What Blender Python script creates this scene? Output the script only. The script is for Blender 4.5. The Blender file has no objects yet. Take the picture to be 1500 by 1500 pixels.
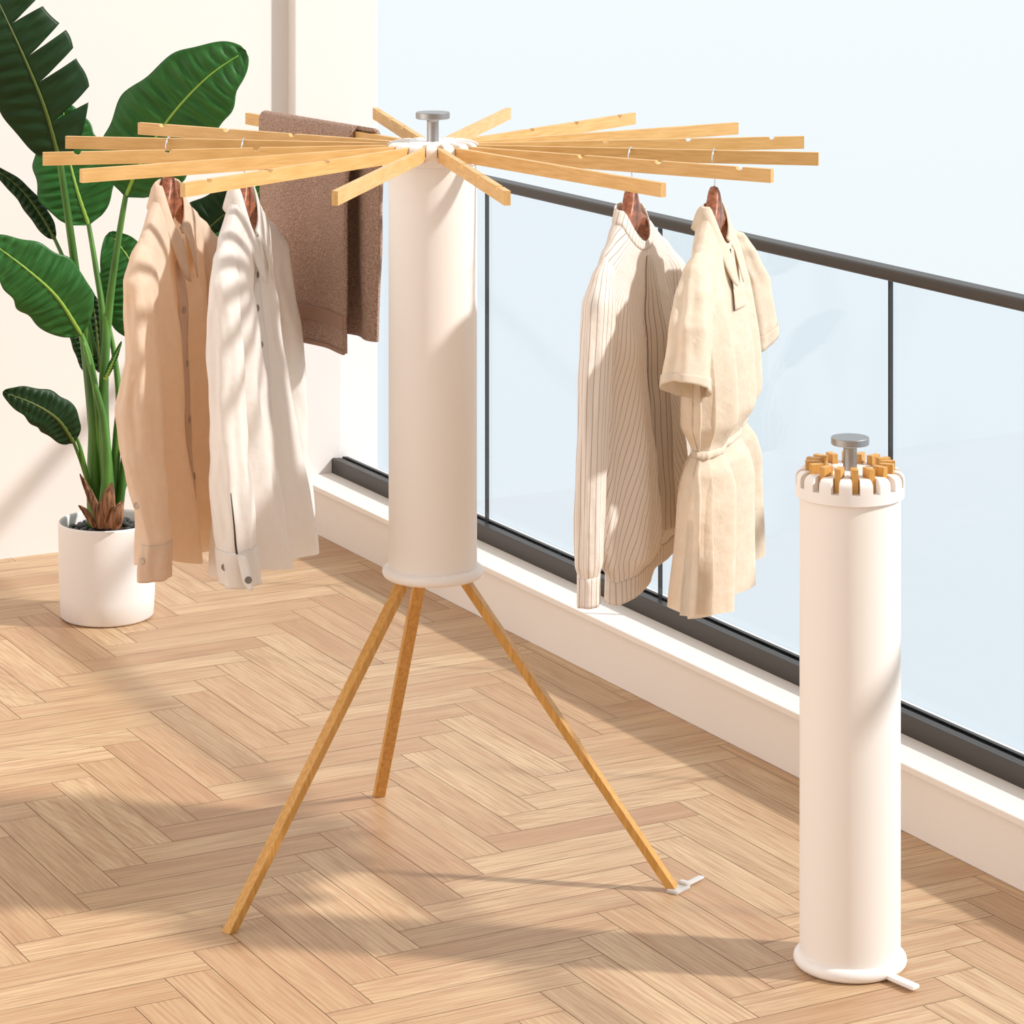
import bpy, bmesh, math, random
from mathutils import Vector, Matrix, noise
PI = math.pi
random.seed(7)
S = bpy.context.scene
COL = S.collection

# ------------------------------------------------------------------ camera, world, sun, exposure
# ground frame: camera stands at the origin, C(X, Y) turns "X to the camera's right, Y ahead" into room axes
YAW = math.radians(28.52)
CW, SW = math.cos(YAW), math.sin(YAW)
def C(X, Y, z=0.0):
    return Vector((CW * X + SW * Y, -SW * X + CW * Y, z))
EYE = 1.68
F = 4300.0
def at(px, py, Y):
    """point seen at (px, py) of the photograph, Y metres ahead"""
    return C((px - 750) / F * Y, Y, EYE - (py + 255) / F * Y)

cam_d = bpy.data.cameras.new('camera')
cam = bpy.data.objects.new('camera', cam_d); COL.objects.link(cam)
cam.location = (0, 0, EYE)
cam.rotation_euler = (PI / 2, 0, -YAW)
cam_d.sensor_width = 36; cam_d.lens = F / 1500 * 36
cam_d.shift_y = -(750 + 255) / 1500
cam_d.clip_start = 0.05; cam_d.clip_end = 200
S.camera = cam

S.view_settings.view_transform = 'Standard'
S.view_settings.look = 'None'
S.view_settings.gamma = 1
S.view_settings.use_curve_mapping = False
S.view_settings.exposure = 0.0

w = bpy.data.worlds.new('sky'); S.world = w; w.use_nodes = True
nt = w.node_tree; nt.nodes.clear()
def N(t, typ, **kw):
    n = t.nodes.new(typ)
    for k, v in kw.items(): setattr(n, k, v)
    return n
tc = N(nt, 'ShaderNodeTexCoord')
dp = N(nt, 'ShaderNodeVectorMath', operation='DOT_PRODUCT')
dp.inputs[1].default_value = (0.95, 0.30, 0.0)
nt.links.new(tc.outputs['Generated'], dp.inputs[0])
mr = N(nt, 'ShaderNodeMapRange'); mr.interpolation_type = 'SMOOTHSTEP'
mr.inputs['From Min'].default_value = -0.35; mr.inputs['From Max'].default_value = 0.45
nt.links.new(dp.outputs['Value'], mr.inputs['Value'])
sep = N(nt, 'ShaderNodeSeparateXYZ'); nt.links.new(tc.outputs['Generated'], sep.inputs[0])
gr = N(nt, 'ShaderNodeMapRange')
gr.inputs['From Min'].default_value = -0.32; gr.inputs['From Max'].default_value = -0.04
nt.links.new(sep.outputs['Z'], gr.inputs['Value'])
sk = N(nt, 'ShaderNodeMixRGB'); sk.inputs[1].default_value = (0.84, 0.92, 0.96, 1); sk.inputs[2].default_value = (0.905, 0.972, 0.995, 1)
nt.links.new(gr.outputs[0], sk.inputs[0])
mx = N(nt, 'ShaderNodeMixRGB')
dl = N(nt, 'ShaderNodeVectorMath', operation='DOT_PRODUCT'); dl.inputs[1].default_value = (-0.8786, 0.4775, 0.0)
nt.links.new(tc.outputs['Generated'], dl.inputs[0])
ml = N(nt, 'ShaderNodeMapRange'); ml.interpolation_type = 'SMOOTHSTEP'
ml.inputs['From Min'].default_value = 0.3; ml.inputs['From Max'].default_value = 1.0
nt.links.new(dl.outputs['Value'], ml.inputs['Value'])
wm = N(nt, 'ShaderNodeMixRGB'); wm.inputs[1].default_value = (0.58, 0.50, 0.44, 1); wm.inputs[2].default_value = (2.35, 2.28, 2.22, 1)
nt.links.new(ml.outputs[0], wm.inputs[0]); nt.links.new(wm.outputs[0], mx.inputs[1])      # the warm room the balcony opens from
nt.links.new(mr.outputs[0], mx.inputs[0]); nt.links.new(sk.outputs[0], mx.inputs[2])
bg = N(nt, 'ShaderNodeBackground'); bg.inputs[1].default_value = 1.0
nt.links.new(mx.outputs[0], bg.inputs[0])
wo = N(nt, 'ShaderNodeOutputWorld'); nt.links.new(bg.outputs[0], wo.inputs[0])

sun_d = bpy.data.lights.new('sun', 'SUN'); sun = bpy.data.objects.new('sun', sun_d); COL.objects.link(sun)
sun_d.energy = 3.75; sun_d.color = (1.0, 0.965, 0.92); sun_d.angle = math.radians(2.8)
SUN = Vector((-1.05, 0.80, -1.0)).normalized()
sun.rotation_euler = SUN.to_track_quat('-Z', 'Y').to_euler()
sun.location = (4, 0, 4)

# ------------------------------------------------------------------ materials
def sock(n, *names):
    for s in names:
        if s in n.inputs: return n.inputs[s]
def mat(name, col, rough=0.6, metal=0.0, spec=None, transl=0.0):
    m = bpy.data.materials.new(name); m.use_nodes = True
    b = m.node_tree.nodes['Principled BSDF']
    b.inputs['Base Color'].default_value = (*col, 1)
    b.inputs['Roughness'].default_value = rough
    b.inputs['Metallic'].default_value = metal
    if spec is not None: sock(b, 'Specular IOR Level', 'Specular').default_value = spec
    return m
def bump(m, scale, strength, dist=0.001, detail=4, coord='Object', vec=(1, 1, 1)):
    t = m.node_tree; b = t.nodes['Principled BSDF']
    tc = N(t, 'ShaderNodeTexCoord'); mp = N(t, 'ShaderNodeMapping'); mp.inputs['Scale'].default_value = vec
    t.links.new(tc.outputs[coord], mp.inputs[0])
    no = N(t, 'ShaderNodeTexNoise'); no.inputs['Scale'].default_value = scale; no.inputs['Detail'].default_value = detail
    t.links.new(mp.outputs[0], no.inputs[0])
    bp = N(t, 'ShaderNodeBump'); bp.inputs['Strength'].default_value = strength; bp.inputs['Distance'].default_value = dist
    t.links.new(no.outputs[0], bp.inputs['Height']); t.links.new(bp.outputs[0], b.inputs['Normal'])
    return no
def vary(m, c1, c2, scale, vec=(1, 1, 1), lo=0.35, hi=0.65, coord='Object', detail=5):
    t = m.node_tree; b = t.nodes['Principled BSDF']
    tc = N(t, 'ShaderNodeTexCoord'); mp = N(t, 'ShaderNodeMapping'); mp.inputs['Scale'].default_value = vec
    t.links.new(tc.outputs[coord], mp.inputs[0])
    no = N(t, 'ShaderNodeTexNoise'); no.inputs['Scale'].default_value = scale; no.inputs['Detail'].default_value = detail
    t.links.new(mp.outputs[0], no.inputs[0])
    r = N(t, 'ShaderNodeValToRGB'); r.color_ramp.elements[0].position = lo; r.color_ramp.elements[1].position = hi
    r.color_ramp.elements[0].color = (*c1, 1); r.color_ramp.elements[1].color = (*c2, 1)
    t.links.new(no.outputs[0], r.inputs[0]); t.links.new(r.outputs[0], b.inputs['Base Color'])
    return r
def translucent(m, col, f):
    t = m.node_tree; b = t.nodes['Principled BSDF']; out = t.nodes['Material Output']
    tr = N(t, 'ShaderNodeBsdfTranslucent'); tr.inputs[0].default_value = (*col, 1)
    ms = N(t, 'ShaderNodeMixShader'); ms.inputs[0].default_value = f
    t.links.new(b.outputs[0], ms.inputs[1]); t.links.new(tr.outputs[0], ms.inputs[2]); t.links.new(ms.outputs[0], out.inputs[0])

M = {}
M['plaster'] = mat('warm white plaster', (0.88, 0.835, 0.805), 0.9, spec=0.2); bump(M['plaster'], 120, 0.06)
M['sill'] = mat('cream painted sill', (0.88, 0.82, 0.76), 0.75, spec=0.3); bump(M['sill'], 90, 0.04)
M['rail'] = mat('dark bronze metal', (0.075, 0.066, 0.06), 0.42, 0.55); bump(M['rail'], 60, 0.03)
M['seal'] = mat('black seal', (0.012, 0.012, 0.014), 0.6)
M['ivory'] = mat('ivory lacquer', (0.89, 0.845, 0.80), 0.55, spec=0.35); bump(M['ivory'], 200, 0.02)
M['white'] = mat('white plastic', (0.90, 0.86, 0.83), 0.35, spec=0.5); bump(M['white'], 150, 0.01)
M['steel'] = mat('brushed steel', (0.40, 0.39, 0.385), 0.36, 1.0); bump(M['steel'], 220, 0.05, vec=(1, 1, 14))
M['chrome'] = mat('chrome wire', (0.75, 0.75, 0.76), 0.18, 1.0); bump(M['chrome'], 50, 0.01)
M['arm'] = mat('varnished beech', (0.70, 0.42, 0.15), 0.42, spec=0.4)
vary(M['arm'], (0.64, 0.375, 0.13), (0.745, 0.47, 0.19), 14, vec=(1.5, 14, 14))
M['leg'] = mat('varnished oak', (0.62, 0.32, 0.08), 0.42, spec=0.4)
vary(M['leg'], (0.55, 0.275, 0.062), (0.68, 0.37, 0.105), 14, vec=(14, 14, 1.2))
M['hanger'] = mat('red brown wood', (0.25, 0.075, 0.03), 0.4, spec=0.45)
vary(M['hanger'], (0.21, 0.062, 0.028), (0.44, 0.155, 0.075), 22, vec=(1.2, 6, 9))
M['clear'] = mat('milky clear plastic', (0.95, 0.92, 0.90), 0.15); b = M['clear'].node_tree.nodes['Principled BSDF']
sock(b, 'Transmission Weight', 'Transmission').default_value = 0.45
M['pot'] = mat('matt white ceramic', (0.89, 0.86, 0.84), 0.6, spec=0.35); bump(M['pot'], 160, 0.03)
M['soil'] = mat('dark soil', (0.06, 0.035, 0.025), 0.95); bump(M['soil'], 90, 0.8, 0.006)
M['stone'] = mat('charcoal pebble', (0.075, 0.078, 0.085), 0.62)
vary(M['stone'], (0.05, 0.052, 0.058), (0.12, 0.125, 0.13), 30); bump(M['stone'], 180, 0.15)
M['husk'] = mat('dry brown husk', (0.24, 0.105, 0.045), 0.8)
vary(M['husk'], (0.10, 0.04, 0.02), (0.36, 0.17, 0.075), 20, vec=(8, 8, 1)); bump(M['husk'], 60, 0.5, 0.003, vec=(6, 6, 1))
M['stem'] = mat('green stem', (0.10, 0.27, 0.035), 0.42)
vary(M['stem'], (0.035, 0.115, 0.014), (0.10, 0.26, 0.035), 9, vec=(3, 3, .6))
M['rib_shaded'] = mat('olive midrib', (0.085, 0.125, 0.015), 0.5); bump(M['rib_shaded'], 80, .05)  # darker midrib copy, shade put into the colour of the dark leaves
M['rib'] = mat('yellow green midrib', (0.27, 0.46, 0.06), 0.45); bump(M['rib'], 80, .05)

def cloth(name, c, c2=None, transl=0.25, tcol=None, bscale=900, bs=0.25):
    m = mat(name, c, 0.92, spec=0.15)
    if c2: vary(m, c, c2, 60, detail=8)
    t = m.node_tree; b = t.nodes['Principled BSDF']
    tc = N(t, 'ShaderNodeTexCoord')
    n1 = N(t, 'ShaderNodeTexNoise'); n1.inputs['Scale'].default_value = 38; n1.inputs['Detail'].default_value = 6
    n2 = N(t, 'ShaderNodeTexNoise'); n2.inputs['Scale'].default_value = bscale; n2.inputs['Detail'].default_value = 2
    t.links.new(tc.outputs['Object'], n1.inputs[0]); t.links.new(tc.outputs['Object'], n2.inputs[0])
    b1 = N(t, 'ShaderNodeBump'); b1.inputs['Strength'].default_value = 0.6; b1.inputs['Distance'].default_value = 0.006
    b2 = N(t, 'ShaderNodeBump'); b2.inputs['Strength'].default_value = bs; b2.inputs['Distance'].default_value = 0.0006
    t.links.new(n1.outputs[0], b1.inputs['Height']); t.links.new(n2.outputs[0], b2.inputs['Height'])
    t.links.new(b1.outputs[0], b2.inputs['Normal']); t.links.new(b2.outputs[0], b.inputs['Normal'])
    translucent(m, tcol or c, transl)
    return m
M['beige'] = cloth('beige linen', (0.86, 0.73, 0.58), (0.90, 0.78, 0.64), 0.40, (0.90, 0.66, 0.44))
M['ivorycloth'] = cloth('ivory cotton', (0.93, 0.90, 0.87), (0.94, 0.915, 0.89), 0.40, (0.95, 0.905, 0.85))
M['creamcloth'] = cloth('cream linen', (0.82, 0.70, 0.56), (0.86, 0.76, 0.63), 0.24, (0.90, 0.75, 0.58))
M['stripe'] = cloth('pinstriped cotton', (0.85, 0.74, 0.64), None, 0.26, (0.94, 0.85, 0.76))
def stripes(m, base, line, period, width):
    t = m.node_tree; b = t.nodes['Principled BSDF']
    uv = N(t, 'ShaderNodeUVMap'); sp = N(t, 'ShaderNodeSeparateXYZ'); t.links.new(uv.outputs[0], sp.inputs[0])
    d = N(t, 'ShaderNodeMath', operation='DIVIDE'); d.inputs[1].default_value = period; t.links.new(sp.outputs[0], d.inputs[0])
    fr = N(t, 'ShaderNodeMath', operation='FRACT'); t.links.new(d.outputs[0], fr.inputs[0])
    lt = N(t, 'ShaderNodeMath', operation='LESS_THAN'); lt.inputs[1].default_value = width; t.links.new(fr.outputs[0], lt.inputs[0])
    mxr = N(t, 'ShaderNodeMixRGB'); mxr.inputs[1].default_value = (*base, 1); mxr.inputs[2].default_value = (*line, 1)
    t.links.new(lt.outputs[0], mxr.inputs[0]); t.links.new(mxr.outputs[0], b.inputs['Base Color'])
stripes(M['stripe'], (0.93, 0.875, 0.82), (0.40, 0.31, 0.26), 0.0098, 0.12)
M['towel'] = mat('brown terry', (0.235, 0.135, 0.095), 1.0, spec=0.05)
vary(M['towel'], (0.30, 0.19, 0.142), (0.56, 0.40, 0.32), 420, detail=3)
bump(M['towel'], 330, 1.0, 0.004, detail=3)
M['towelband'] = mat('flat woven brown band', (0.36, 0.225, 0.17), 0.85, spec=0.1); bump(M['towelband'], 500, 0.2, 0.001, vec=(1, 1, 6))
M['button_dark'] = mat('grey shell button', (0.19, 0.165, 0.15), 0.3); bump(M['button_dark'], 300, .05)
M['button_light'] = mat('horn button', (0.48, 0.37, 0.29), 0.35); bump(M['button_light'], 300, .05)
M['piping'] = mat('dark piping', (0.06, 0.04, 0.03), 0.8); bump(M['piping'], 300, .1)

# leaf: pleats along uv.x, yellow-green towards the midrib
def leaf_mat(name, ca, cb, rg=0.4):
    m = mat(name, ca, rg, spec=0.35)
    t = m.node_tree; b = t.nodes['Principled BSDF']
    uv = N(t, 'ShaderNodeUVMap'); mp = N(t, 'ShaderNodeMapping'); mp.inputs['Scale'].default_value = (30, 0.7, 1)
    t.links.new(uv.outputs[0], mp.inputs[0])
    no = N(t, 'ShaderNodeTexNoise'); no.inputs['Scale'].default_value = 1.4; no.inputs['Detail'].default_value = 3
    t.links.new(mp.outputs[0], no.inputs[0])
    r = N(t, 'ShaderNodeValToRGB'); r.color_ramp.elements[0].position = 0.3; r.color_ramp.elements[1].position = 0.7
    r.color_ramp.elements[0].color = (*ca, 1); r.color_ramp.elements[1].color = (*cb, 1)
    t.links.new(no.outputs[0], r.inputs[0])
    t.links.new(r.outputs[0], b.inputs['Base Color'])
    bp = N(t, 'ShaderNodeBump'); bp.inputs['Strength'].default_value = 0.35; bp.inputs['Distance'].default_value = 0.002
    t.links.new(no.outputs[0], bp.inputs['Height']); t.links.new(bp.outputs[0], b.inputs['Normal'])
    translucent(m, (0.10, 0.30, 0.02), 0.14)
    return m
M['leaf'] = leaf_mat('banana leaf green', (0.016, 0.10, 0.016), (0.045, 0.19, 0.038))
M['leaf_shaded'] = leaf_mat('shaded leaf dark green', (0.006, 0.028, 0.005), (0.011, 0.050, 0.009), 0.5)  # same leaf in darker greens: shade and backlight painted into the colour

# glass: clear sheet with a faint cool tint and weak mirror
def glass_mat():
    m = bpy.data.materials.new('balcony glass'); m.use_nodes = True; t = m.node_tree; t.nodes.clear()
    o = N(t, 'ShaderNodeOutputMaterial'); tr = N(t, 'ShaderNodeBsdfTransparent'); tr.inputs[0].default_value = (0.955, 0.972, 0.992, 1)
    gl = N(t, 'ShaderNodeBsdfGlossy'); gl.inputs['Roughness'].default_value = 0.02; gl.inputs[0].default_value = (0.9, 0.95, 1, 1)
    lw = N(t, 'ShaderNodeLayerWeight'); lw.inputs[0].default_value = 0.5
    pw = N(t, 'ShaderNodeMath', operation='POWER'); pw.inputs[1].default_value = 4; t.links.new(lw.outputs['Facing'], pw.inputs[0])
    fr = N(t, 'ShaderNodeMath', operation='MULTIPLY_ADD'); fr.inputs[1].default_value = 0.4; fr.inputs[2].default_value = 0.02; t.links.new(pw.outputs[0], fr.inputs[0])
    ms = N(t, 'ShaderNodeMixShader'); t.links.new(fr.outputs[0], ms.inputs[0])
    t.links.new(tr.outputs[0], ms.inputs[1]); t.links.new(gl.outputs[0], ms.inputs[2]); t.links.new(ms.outputs[0], o.inputs[0])
    return m
M['glass'] = glass_mat()

def wood_floor():
    m = bpy.data.materials.new('herringbone oak'); m.use_nodes = True; t = m.node_tree; b = t.nodes['Principled BSDF']
    b.inputs['Roughness'].default_value = 0.42; sock(b, 'Specular IOR Level', 'Specular').default_value = 0.35
    at_ = N(t, 'ShaderNodeAttribute', attribute_name='plank')
    uv = N(t, 'ShaderNodeUVMap')
    off = N(t, 'ShaderNodeVectorMath', operation='MULTIPLY_ADD')      # shift the grain per plank
    off.inputs[1].default_value = (37.0, 53.0, 11.0)
    t.links.new(at_.outputs['Color'], off.inputs[0]); t.links.new(uv.outputs[0], off.inputs[2])
    mp = N(t, 'ShaderNodeMapping'); mp.inputs['Scale'].default_value = (2.6, 30, 1)
    t.links.new(off.outputs[0], mp.inputs[0])
    n1 = N(t, 'ShaderNodeTexNoise'); n1.inputs['Scale'].default_value = 1.0; n1.inputs['Detail'].default_value = 5; n1.inputs['Distortion'].default_value = 0.9
    t.links.new(mp.outputs[0], n1.inputs[0])
    mp2 = N(t, 'ShaderNodeMapping'); mp2.inputs['Scale'].default_value = (9, 190, 1)
    t.links.new(off.outputs[0], mp2.inputs[0])
    n2 = N(t, 'ShaderNodeTexNoise'); n2.inputs['Scale'].default_value = 1.0; n2.inputs['Detail'].default_value = 3
    t.links.new(mp2.outputs[0], n2.inputs[0])
    mp3 = N(t, 'ShaderNodeMapping'); mp3.inputs['Scale'].default_value = (3.0, 20, 1)
    t.links.new(off.outputs[0], mp3.inputs[0])
    wv = N(t, 'ShaderNodeTexWave', wave_type='RINGS', rings_direction='SPHERICAL'); wv.inputs['Scale'].default_value = 1.6
    wv.inputs['Distortion'].default_value = 5.0; wv.inputs['Detail'].default_value = 3; wv.inputs['Detail Scale'].default_value = 1.1
    t.links.new(mp3.outputs[0], wv.inputs[0])
    sp = N(t, 'ShaderNodeSeparateXYZ'); t.links.new(at_.outputs['Color'], sp.inputs[0])
    tone = N(t, 'ShaderNodeValToRGB'); e = tone.color_ramp.elements
    e[0].position = 0.0; e[0].color = (0.505, 0.31, 0.175, 1); e[1].position = 1.0; e[1].color = (0.665, 0.47, 0.28, 1)
    for p, c in ((0.35, (0.565, 0.375, 0.215, 1)), (0.65, (0.605, 0.418, 0.245, 1))):
        q = e.new(p); q.color = c
    t.links.new(sp.outputs[0], tone.inputs[0])
    g = N(t, 'ShaderNodeMapRange'); g.inputs['From Min'].default_value = 0.3; g.inputs['From Max'].default_value = 0.7
    g.inputs['To Min'].default_value = 0.80; g.inputs['To Max'].default_value = 1.10
    t.links.new(n1.outputs[0], g.inputs['Value'])
    g2 = N(t, 'ShaderNodeMapRange'); g2.inputs['From Min'].default_value = 0.36; g2.inputs['From Max'].default_value = 0.52
    g2.inputs['To Min'].default_value = 0.78; g2.inputs['To Max'].default_value = 1.0
    t.links.new(n2.outputs[0], g2.inputs['Value'])
    g3 = N(t, 'ShaderNodeMapRange'); g3.inputs['From Min'].default_value = 0.0; g3.inputs['From Max'].default_value = 0.35
    g3.inputs['To Min'].default_value = 0.86; g3.inputs['To Max'].default_value = 1.0
    t.links.new(wv.outputs['Fac'], g3.inputs['Value'])
    m1 = N(t, 'ShaderNodeMath', operation='MULTIPLY'); t.links.new(g.outputs[0], m1.inputs[0]); t.links.new(g2.outputs[0], m1.inputs[1])
    m2 = N(t, 'ShaderNodeMath', operation='MULTIPLY'); t.links.new(m1.outputs[0], m2.inputs[0]); t.links.new(g3.outputs[0], m2.inputs[1])
    iv = N(t, 'ShaderNodeMapRange'); iv.inputs['From Min'].default_value = 0.62; iv.inputs['From Max'].default_value = 1.02
    iv.inputs['To Min'].default_value = 0.72; iv.inputs['To Max'].default_value = 0.0; t.links.new(m2.outputs[0], iv.inputs['Value'])
    vm = N(t, 'ShaderNodeMixRGB'); vm.inputs[2].default_value = (0.36, 0.19, 0.095, 1)
    t.links.new(iv.outputs[0], vm.inputs[0]); t.links.new(tone.outputs[0], vm.inputs[1])
    pk = N(t, 'ShaderNodeMapRange'); pk.inputs['From Min'].default_value = 0.50; pk.inputs['From Max'].default_value = 0.60; pk.inputs['To Max'].default_value = 0.42
    mp4 = N(t, 'ShaderNodeMapping'); mp4.inputs['Scale'].default_value = (4.5, 60, 1); t.links.new(off.outputs[0], mp4.inputs[0])
    n4 = N(t, 'ShaderNodeTexNoise'); n4.inputs['Scale'].default_value = 1.0; n4.inputs['Detail'].default_value = 6; n4.inputs['Distortion'].default_value = 1.6
    t.links.new(mp4.outputs[0], n4.inputs[0]); t.links.new(n4.outputs[0], pk.inputs['Value'])
    mpk = N(t, 'ShaderNodeMixRGB'); mpk.inputs[2].default_value = (0.46, 0.245, 0.135, 1)
    t.links.new(pk.outputs[0], mpk.inputs[0]); t.links.new(vm.outputs[0], mpk.inputs[1])
    t.links.new(mpk.outputs[0], b.inputs['Base Color'])
    return m
M['floor'] = wood_floor()
M['joint'] = mat('dark joint', (0.22, 0.10, 0.045), 0.9)

# ------------------------------------------------------------------ object helpers
def link(name, me, m, parent=None, smooth=None):
    o = bpy.data.objects.new(name, me); COL.objects.link(o)
    if m:
        for x in (m if isinstance(m, (list, tuple)) else [m]): me.materials.append(x)
    if parent: o.parent = parent
    if smooth:
        for p in me.polygons: p.use_smooth = True
    return o
def obj(name, bm, m, parent=None, smooth=True, angle=None):
    bmesh.ops.recalc_face_normals(bm, faces=bm.faces[:])
    me = bpy.data.meshes.new(name); bm.to_mesh(me); bm.free()
    o = link(name, me, m, parent, smooth)
    if smooth and angle:
        try: me.set_sharp_from_angle(angle=math.radians(angle))
        except Exception: pass
    return o
def tag(o, label=None, cat=None, group=None, kind=None):
    if label: o['label'] = label
    if cat: o['category'] = cat
    if group: o['group'] = group
    if kind: o['kind'] = kind
    return o
def thing(name, label, cat, loc=(0, 0, 0), rz=0, group=None):
    o = bpy.data.objects.new(name, None); COL.objects.link(o); o.empty_display_size = 0.05
    o.location = loc; o.rotation_euler = (0, 0, rz)
    return tag(o, label, cat, group)
def add_box(bm, lo, hi, mtx=None, mi=0):
    vs = [bm.verts.new((x, y, z)) for x in (lo[0], hi[0]) for y in (lo[1], hi[1]) for z in (lo[2], hi[2])]
    if mtx is not None:
        for v in vs: v.co = mtx @ v.co
    for f in ((0, 1, 3, 2), (4, 6, 7, 5), (0, 4, 5, 1), (2, 3, 7, 6), (0, 2, 6, 4), (1, 5, 7, 3)):
        fc = bm.faces.new([vs[i] for i in f]); fc.material_index = mi
    return vs
def lathe(prof, seg=96, closed=False, bm=None, cx=0, cy=0):
    bm = bm or bmesh.new(); rings = []
    for r, z in prof:
        if r < 1e-6: rings.append([bm.verts.new((cx, cy, z))])
        else: rings.append([bm.verts.new((cx + r * math.cos(2 * PI * i / seg), cy + r * math.sin(2 * PI * i / seg), z)) for i in range(seg)])
    pairs = list(zip(rings, rings[1:])) + ([(rings[-1], rings[0])] if closed else [])
    for A, B in pairs:
        for i in range(seg):
            j = (i + 1) % seg
            if len(A) == 1 and len(B) == 1: continue
            if len(A) == 1: bm.faces.new((A[0], B[i], B[j]))
            elif len(B) == 1: bm.faces.new((A[i], A[j], B[0]))
            else: bm.faces.new((A[i], A[j], B[j], B[i]))
    return bm
def catmull(pts, n):
    P = [Vector(p) for p in pts]; P = [2 * P[0] - P[1]] + P + [2 * P[-1] - P[-2]]
    out = []; segs = len(P) - 3
    for k in range(n + 1):
        u = k / n * segs; i = min(int(u), segs - 1); t = u - i
        a, b, c, d = P[i], P[i + 1], P[i + 2], P[i + 3]
        out.append(0.5 * ((2 * b) + (c - a) * t + (2 * a - 5 * b + 4 * c - d) * t * t + (3 * b - a - 3 * c + d) * t ** 3))
    return out
def tube(bm, pts, rad, seg=10, cap=True, flat=1.0):
    """sweep a round section along pts; rad is a number or a list"""
    n = len(pts); rings = []; up = Vector((0, 0, 1))
    prev = None
    for i, p in enumerate(pts):
        d = (pts[min(i + 1, n - 1)] - pts[max(i - 1, 0)]).normalized()
        if prev is None:
            s = d.cross(up)
            if s.length < 0.05: s = d.cross(Vector((0, 1, 0)))
        else: s = prev - d * prev.dot(d)
        s.normalize(); prev = s; q = s.cross(d)
        r = rad[i] if isinstance(rad, (list, tuple)) else rad
        rings.append([bm.verts.new(p + s * r * math.cos(2 * PI * k / seg) + q * r * flat * math.sin(2 * PI * k / seg)) for k in range(seg)])
    for A, B in zip(rings, rings[1:]):
        for k in range(seg): bm.faces.new((A[k], A[(k + 1) % seg], B[(k + 1) % seg], B[k]))
    if cap: bm.faces.new(rings[0][::-1]); bm.faces.new(rings[-1])
    return bm
def bevel(o, w=0.001, seg=2, angle=35):
    md = o.modifiers.new('bevel', 'BEVEL'); md.width = w; md.segments = seg; md.limit_method = 'ANGLE'; md.angle_limit = math.radians(angle)
    return o
def solid(o, t=0.0012, off=0):
    md = o.modifiers.new('thick', 'SOLIDIFY'); md.thickness = t; md.offset = off; return o
def grid(rows, closed=False, uvf=None, smooth=True):
    """mesh from rows of points; uvs from uvf(i, j)"""
    bm = bmesh.new(); V = [[bm.verts.new(p) for p in r] for r in rows]; uvl = bm.loops.layers.uv.new('UVMap')
    n = len(rows[0])
    for i in range(len(rows) - 1):
        for j in range(n if closed else n - 1):
            k = (j + 1) % n
            idx = [(i, j), (i, j + 1), (i + 1, j + 1), (i + 1, j)]
            f = bm.faces.new([V[i][j], V[i][k], V[i + 1][k], V[i + 1][j]])
            if uvf:
                for lp, (a, b_) in zip(f.loops, idx): lp[uvl].uv = uvf(a, b_)
    return bm
def dup(root, loc=None, label=None, group=None):
    r = root.copy(); COL.objects.link(r)
    if loc is not None: r.location = loc
    if label: r['label'] = label
    if group: r['group'] = group
    for ch in list(root.children):
        c = ch.copy(); COL.objects.link(c); c.parent = r
        for g in ch.children:
            d = g.copy(); COL.objects.link(d); d.parent = c
    return r
def interp(tab, x):
    """smooth interpolation in a table of (x, value...)"""
    if x <= tab[0][0]: return tab[0][1:]
    for a, b_ in zip(tab, tab[1:]):
        if x <= b_[0]:
            t = (x - a[0]) / (b_[0] - a[0]); t = t * t * (3 - 2 * t) * 0.5 + t * 0.5
            return tuple(p + (q - p) * t for p, q in zip(a[1:], b_[1:]))
    return tab[-1][1:]
def ns(x, y, z=0.0): return noise.noise(Vector((x, y, z)))

# ------------------------------------------------------------------ the room
KX, SX = 2.917, 0.119          # knee wall face, sill height
BACK, PIL = 6.469, 6.433        # back wall, pillar face
W_ = 0.076; L_ = 0.380
def make_floor():
    X0, X1, Y0, Y1 = -2.6, KX, 1.2, BACK
    bm = bmesh.new(); uvl = bm.loops.layers.uv.new('UVMap'); cl = bm.loops.layers.float_color.new('plank')
    # joints: the base under the planks
    f = bm.faces.new([bm.verts.new(p) for p in ((X0, Y0, -0.0006), (X1, Y0, -0.0006), (X1, Y1, -0.0006), (X0, Y1, -0.0006))]); f.material_index = 1
    ox, oy, g = 0.002, 1.950, 0.0006
    rnd = random.Random(3)
    for band in range(-20, 21):
        for i in range(-160, 160):
            for kind in (0, 1):
                if kind == 0: x0, y0, x1, y1 = i * W_, i * W_, i * W_ + L_, (i + 1) * W_
                else: x0, y0, x1, y1 = i * W_, (i + 1) * W_, (i + 1) * W_, (i + 1) * W_ + L_
                dx, dy = ox + band * L_, oy - band * L_
                x0 += dx; x1 += dx; y0 += dy; y1 += dy
                if x1 <= X0 or x0 >= X1 or y1 <= Y0 or y0 >= Y1: continue
                c = (rnd.random(), rnd.random(), rnd.random(), 1)
                ax, bx_, ay, by_ = max(x0 + g, X0), min(x1 - g, X1), max(y0 + g, Y0), min(y1 - g, Y1)
                if bx_ - ax < 0.001 or by_ - ay < 0.001: continue
                f = bm.faces.new([bm.verts.new(p) for p in ((ax, ay, 0), (bx_, ay, 0), (bx_, by_, 0), (ax, by_, 0))])
                for lp in f.loops:
                    co = lp.vert.co
                    lp[uvl].uv = (co.x - x0, co.y - y0) if kind == 0 else (co.y - y0, co.x - x0)
                    lp[cl] = c
    o = obj('floor', bm, [M['floor'], M['joint']], smooth=False); tag(o, kind='structure')
    bm = bmesh.new(); add_box(bm, (X0, Y0, -0.12), (3.124, BACK + 0.15, -0.001)); tag(obj('floor_slab', bm, M['plaster'], smooth=False), kind='structure')
make_floor()

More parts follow.
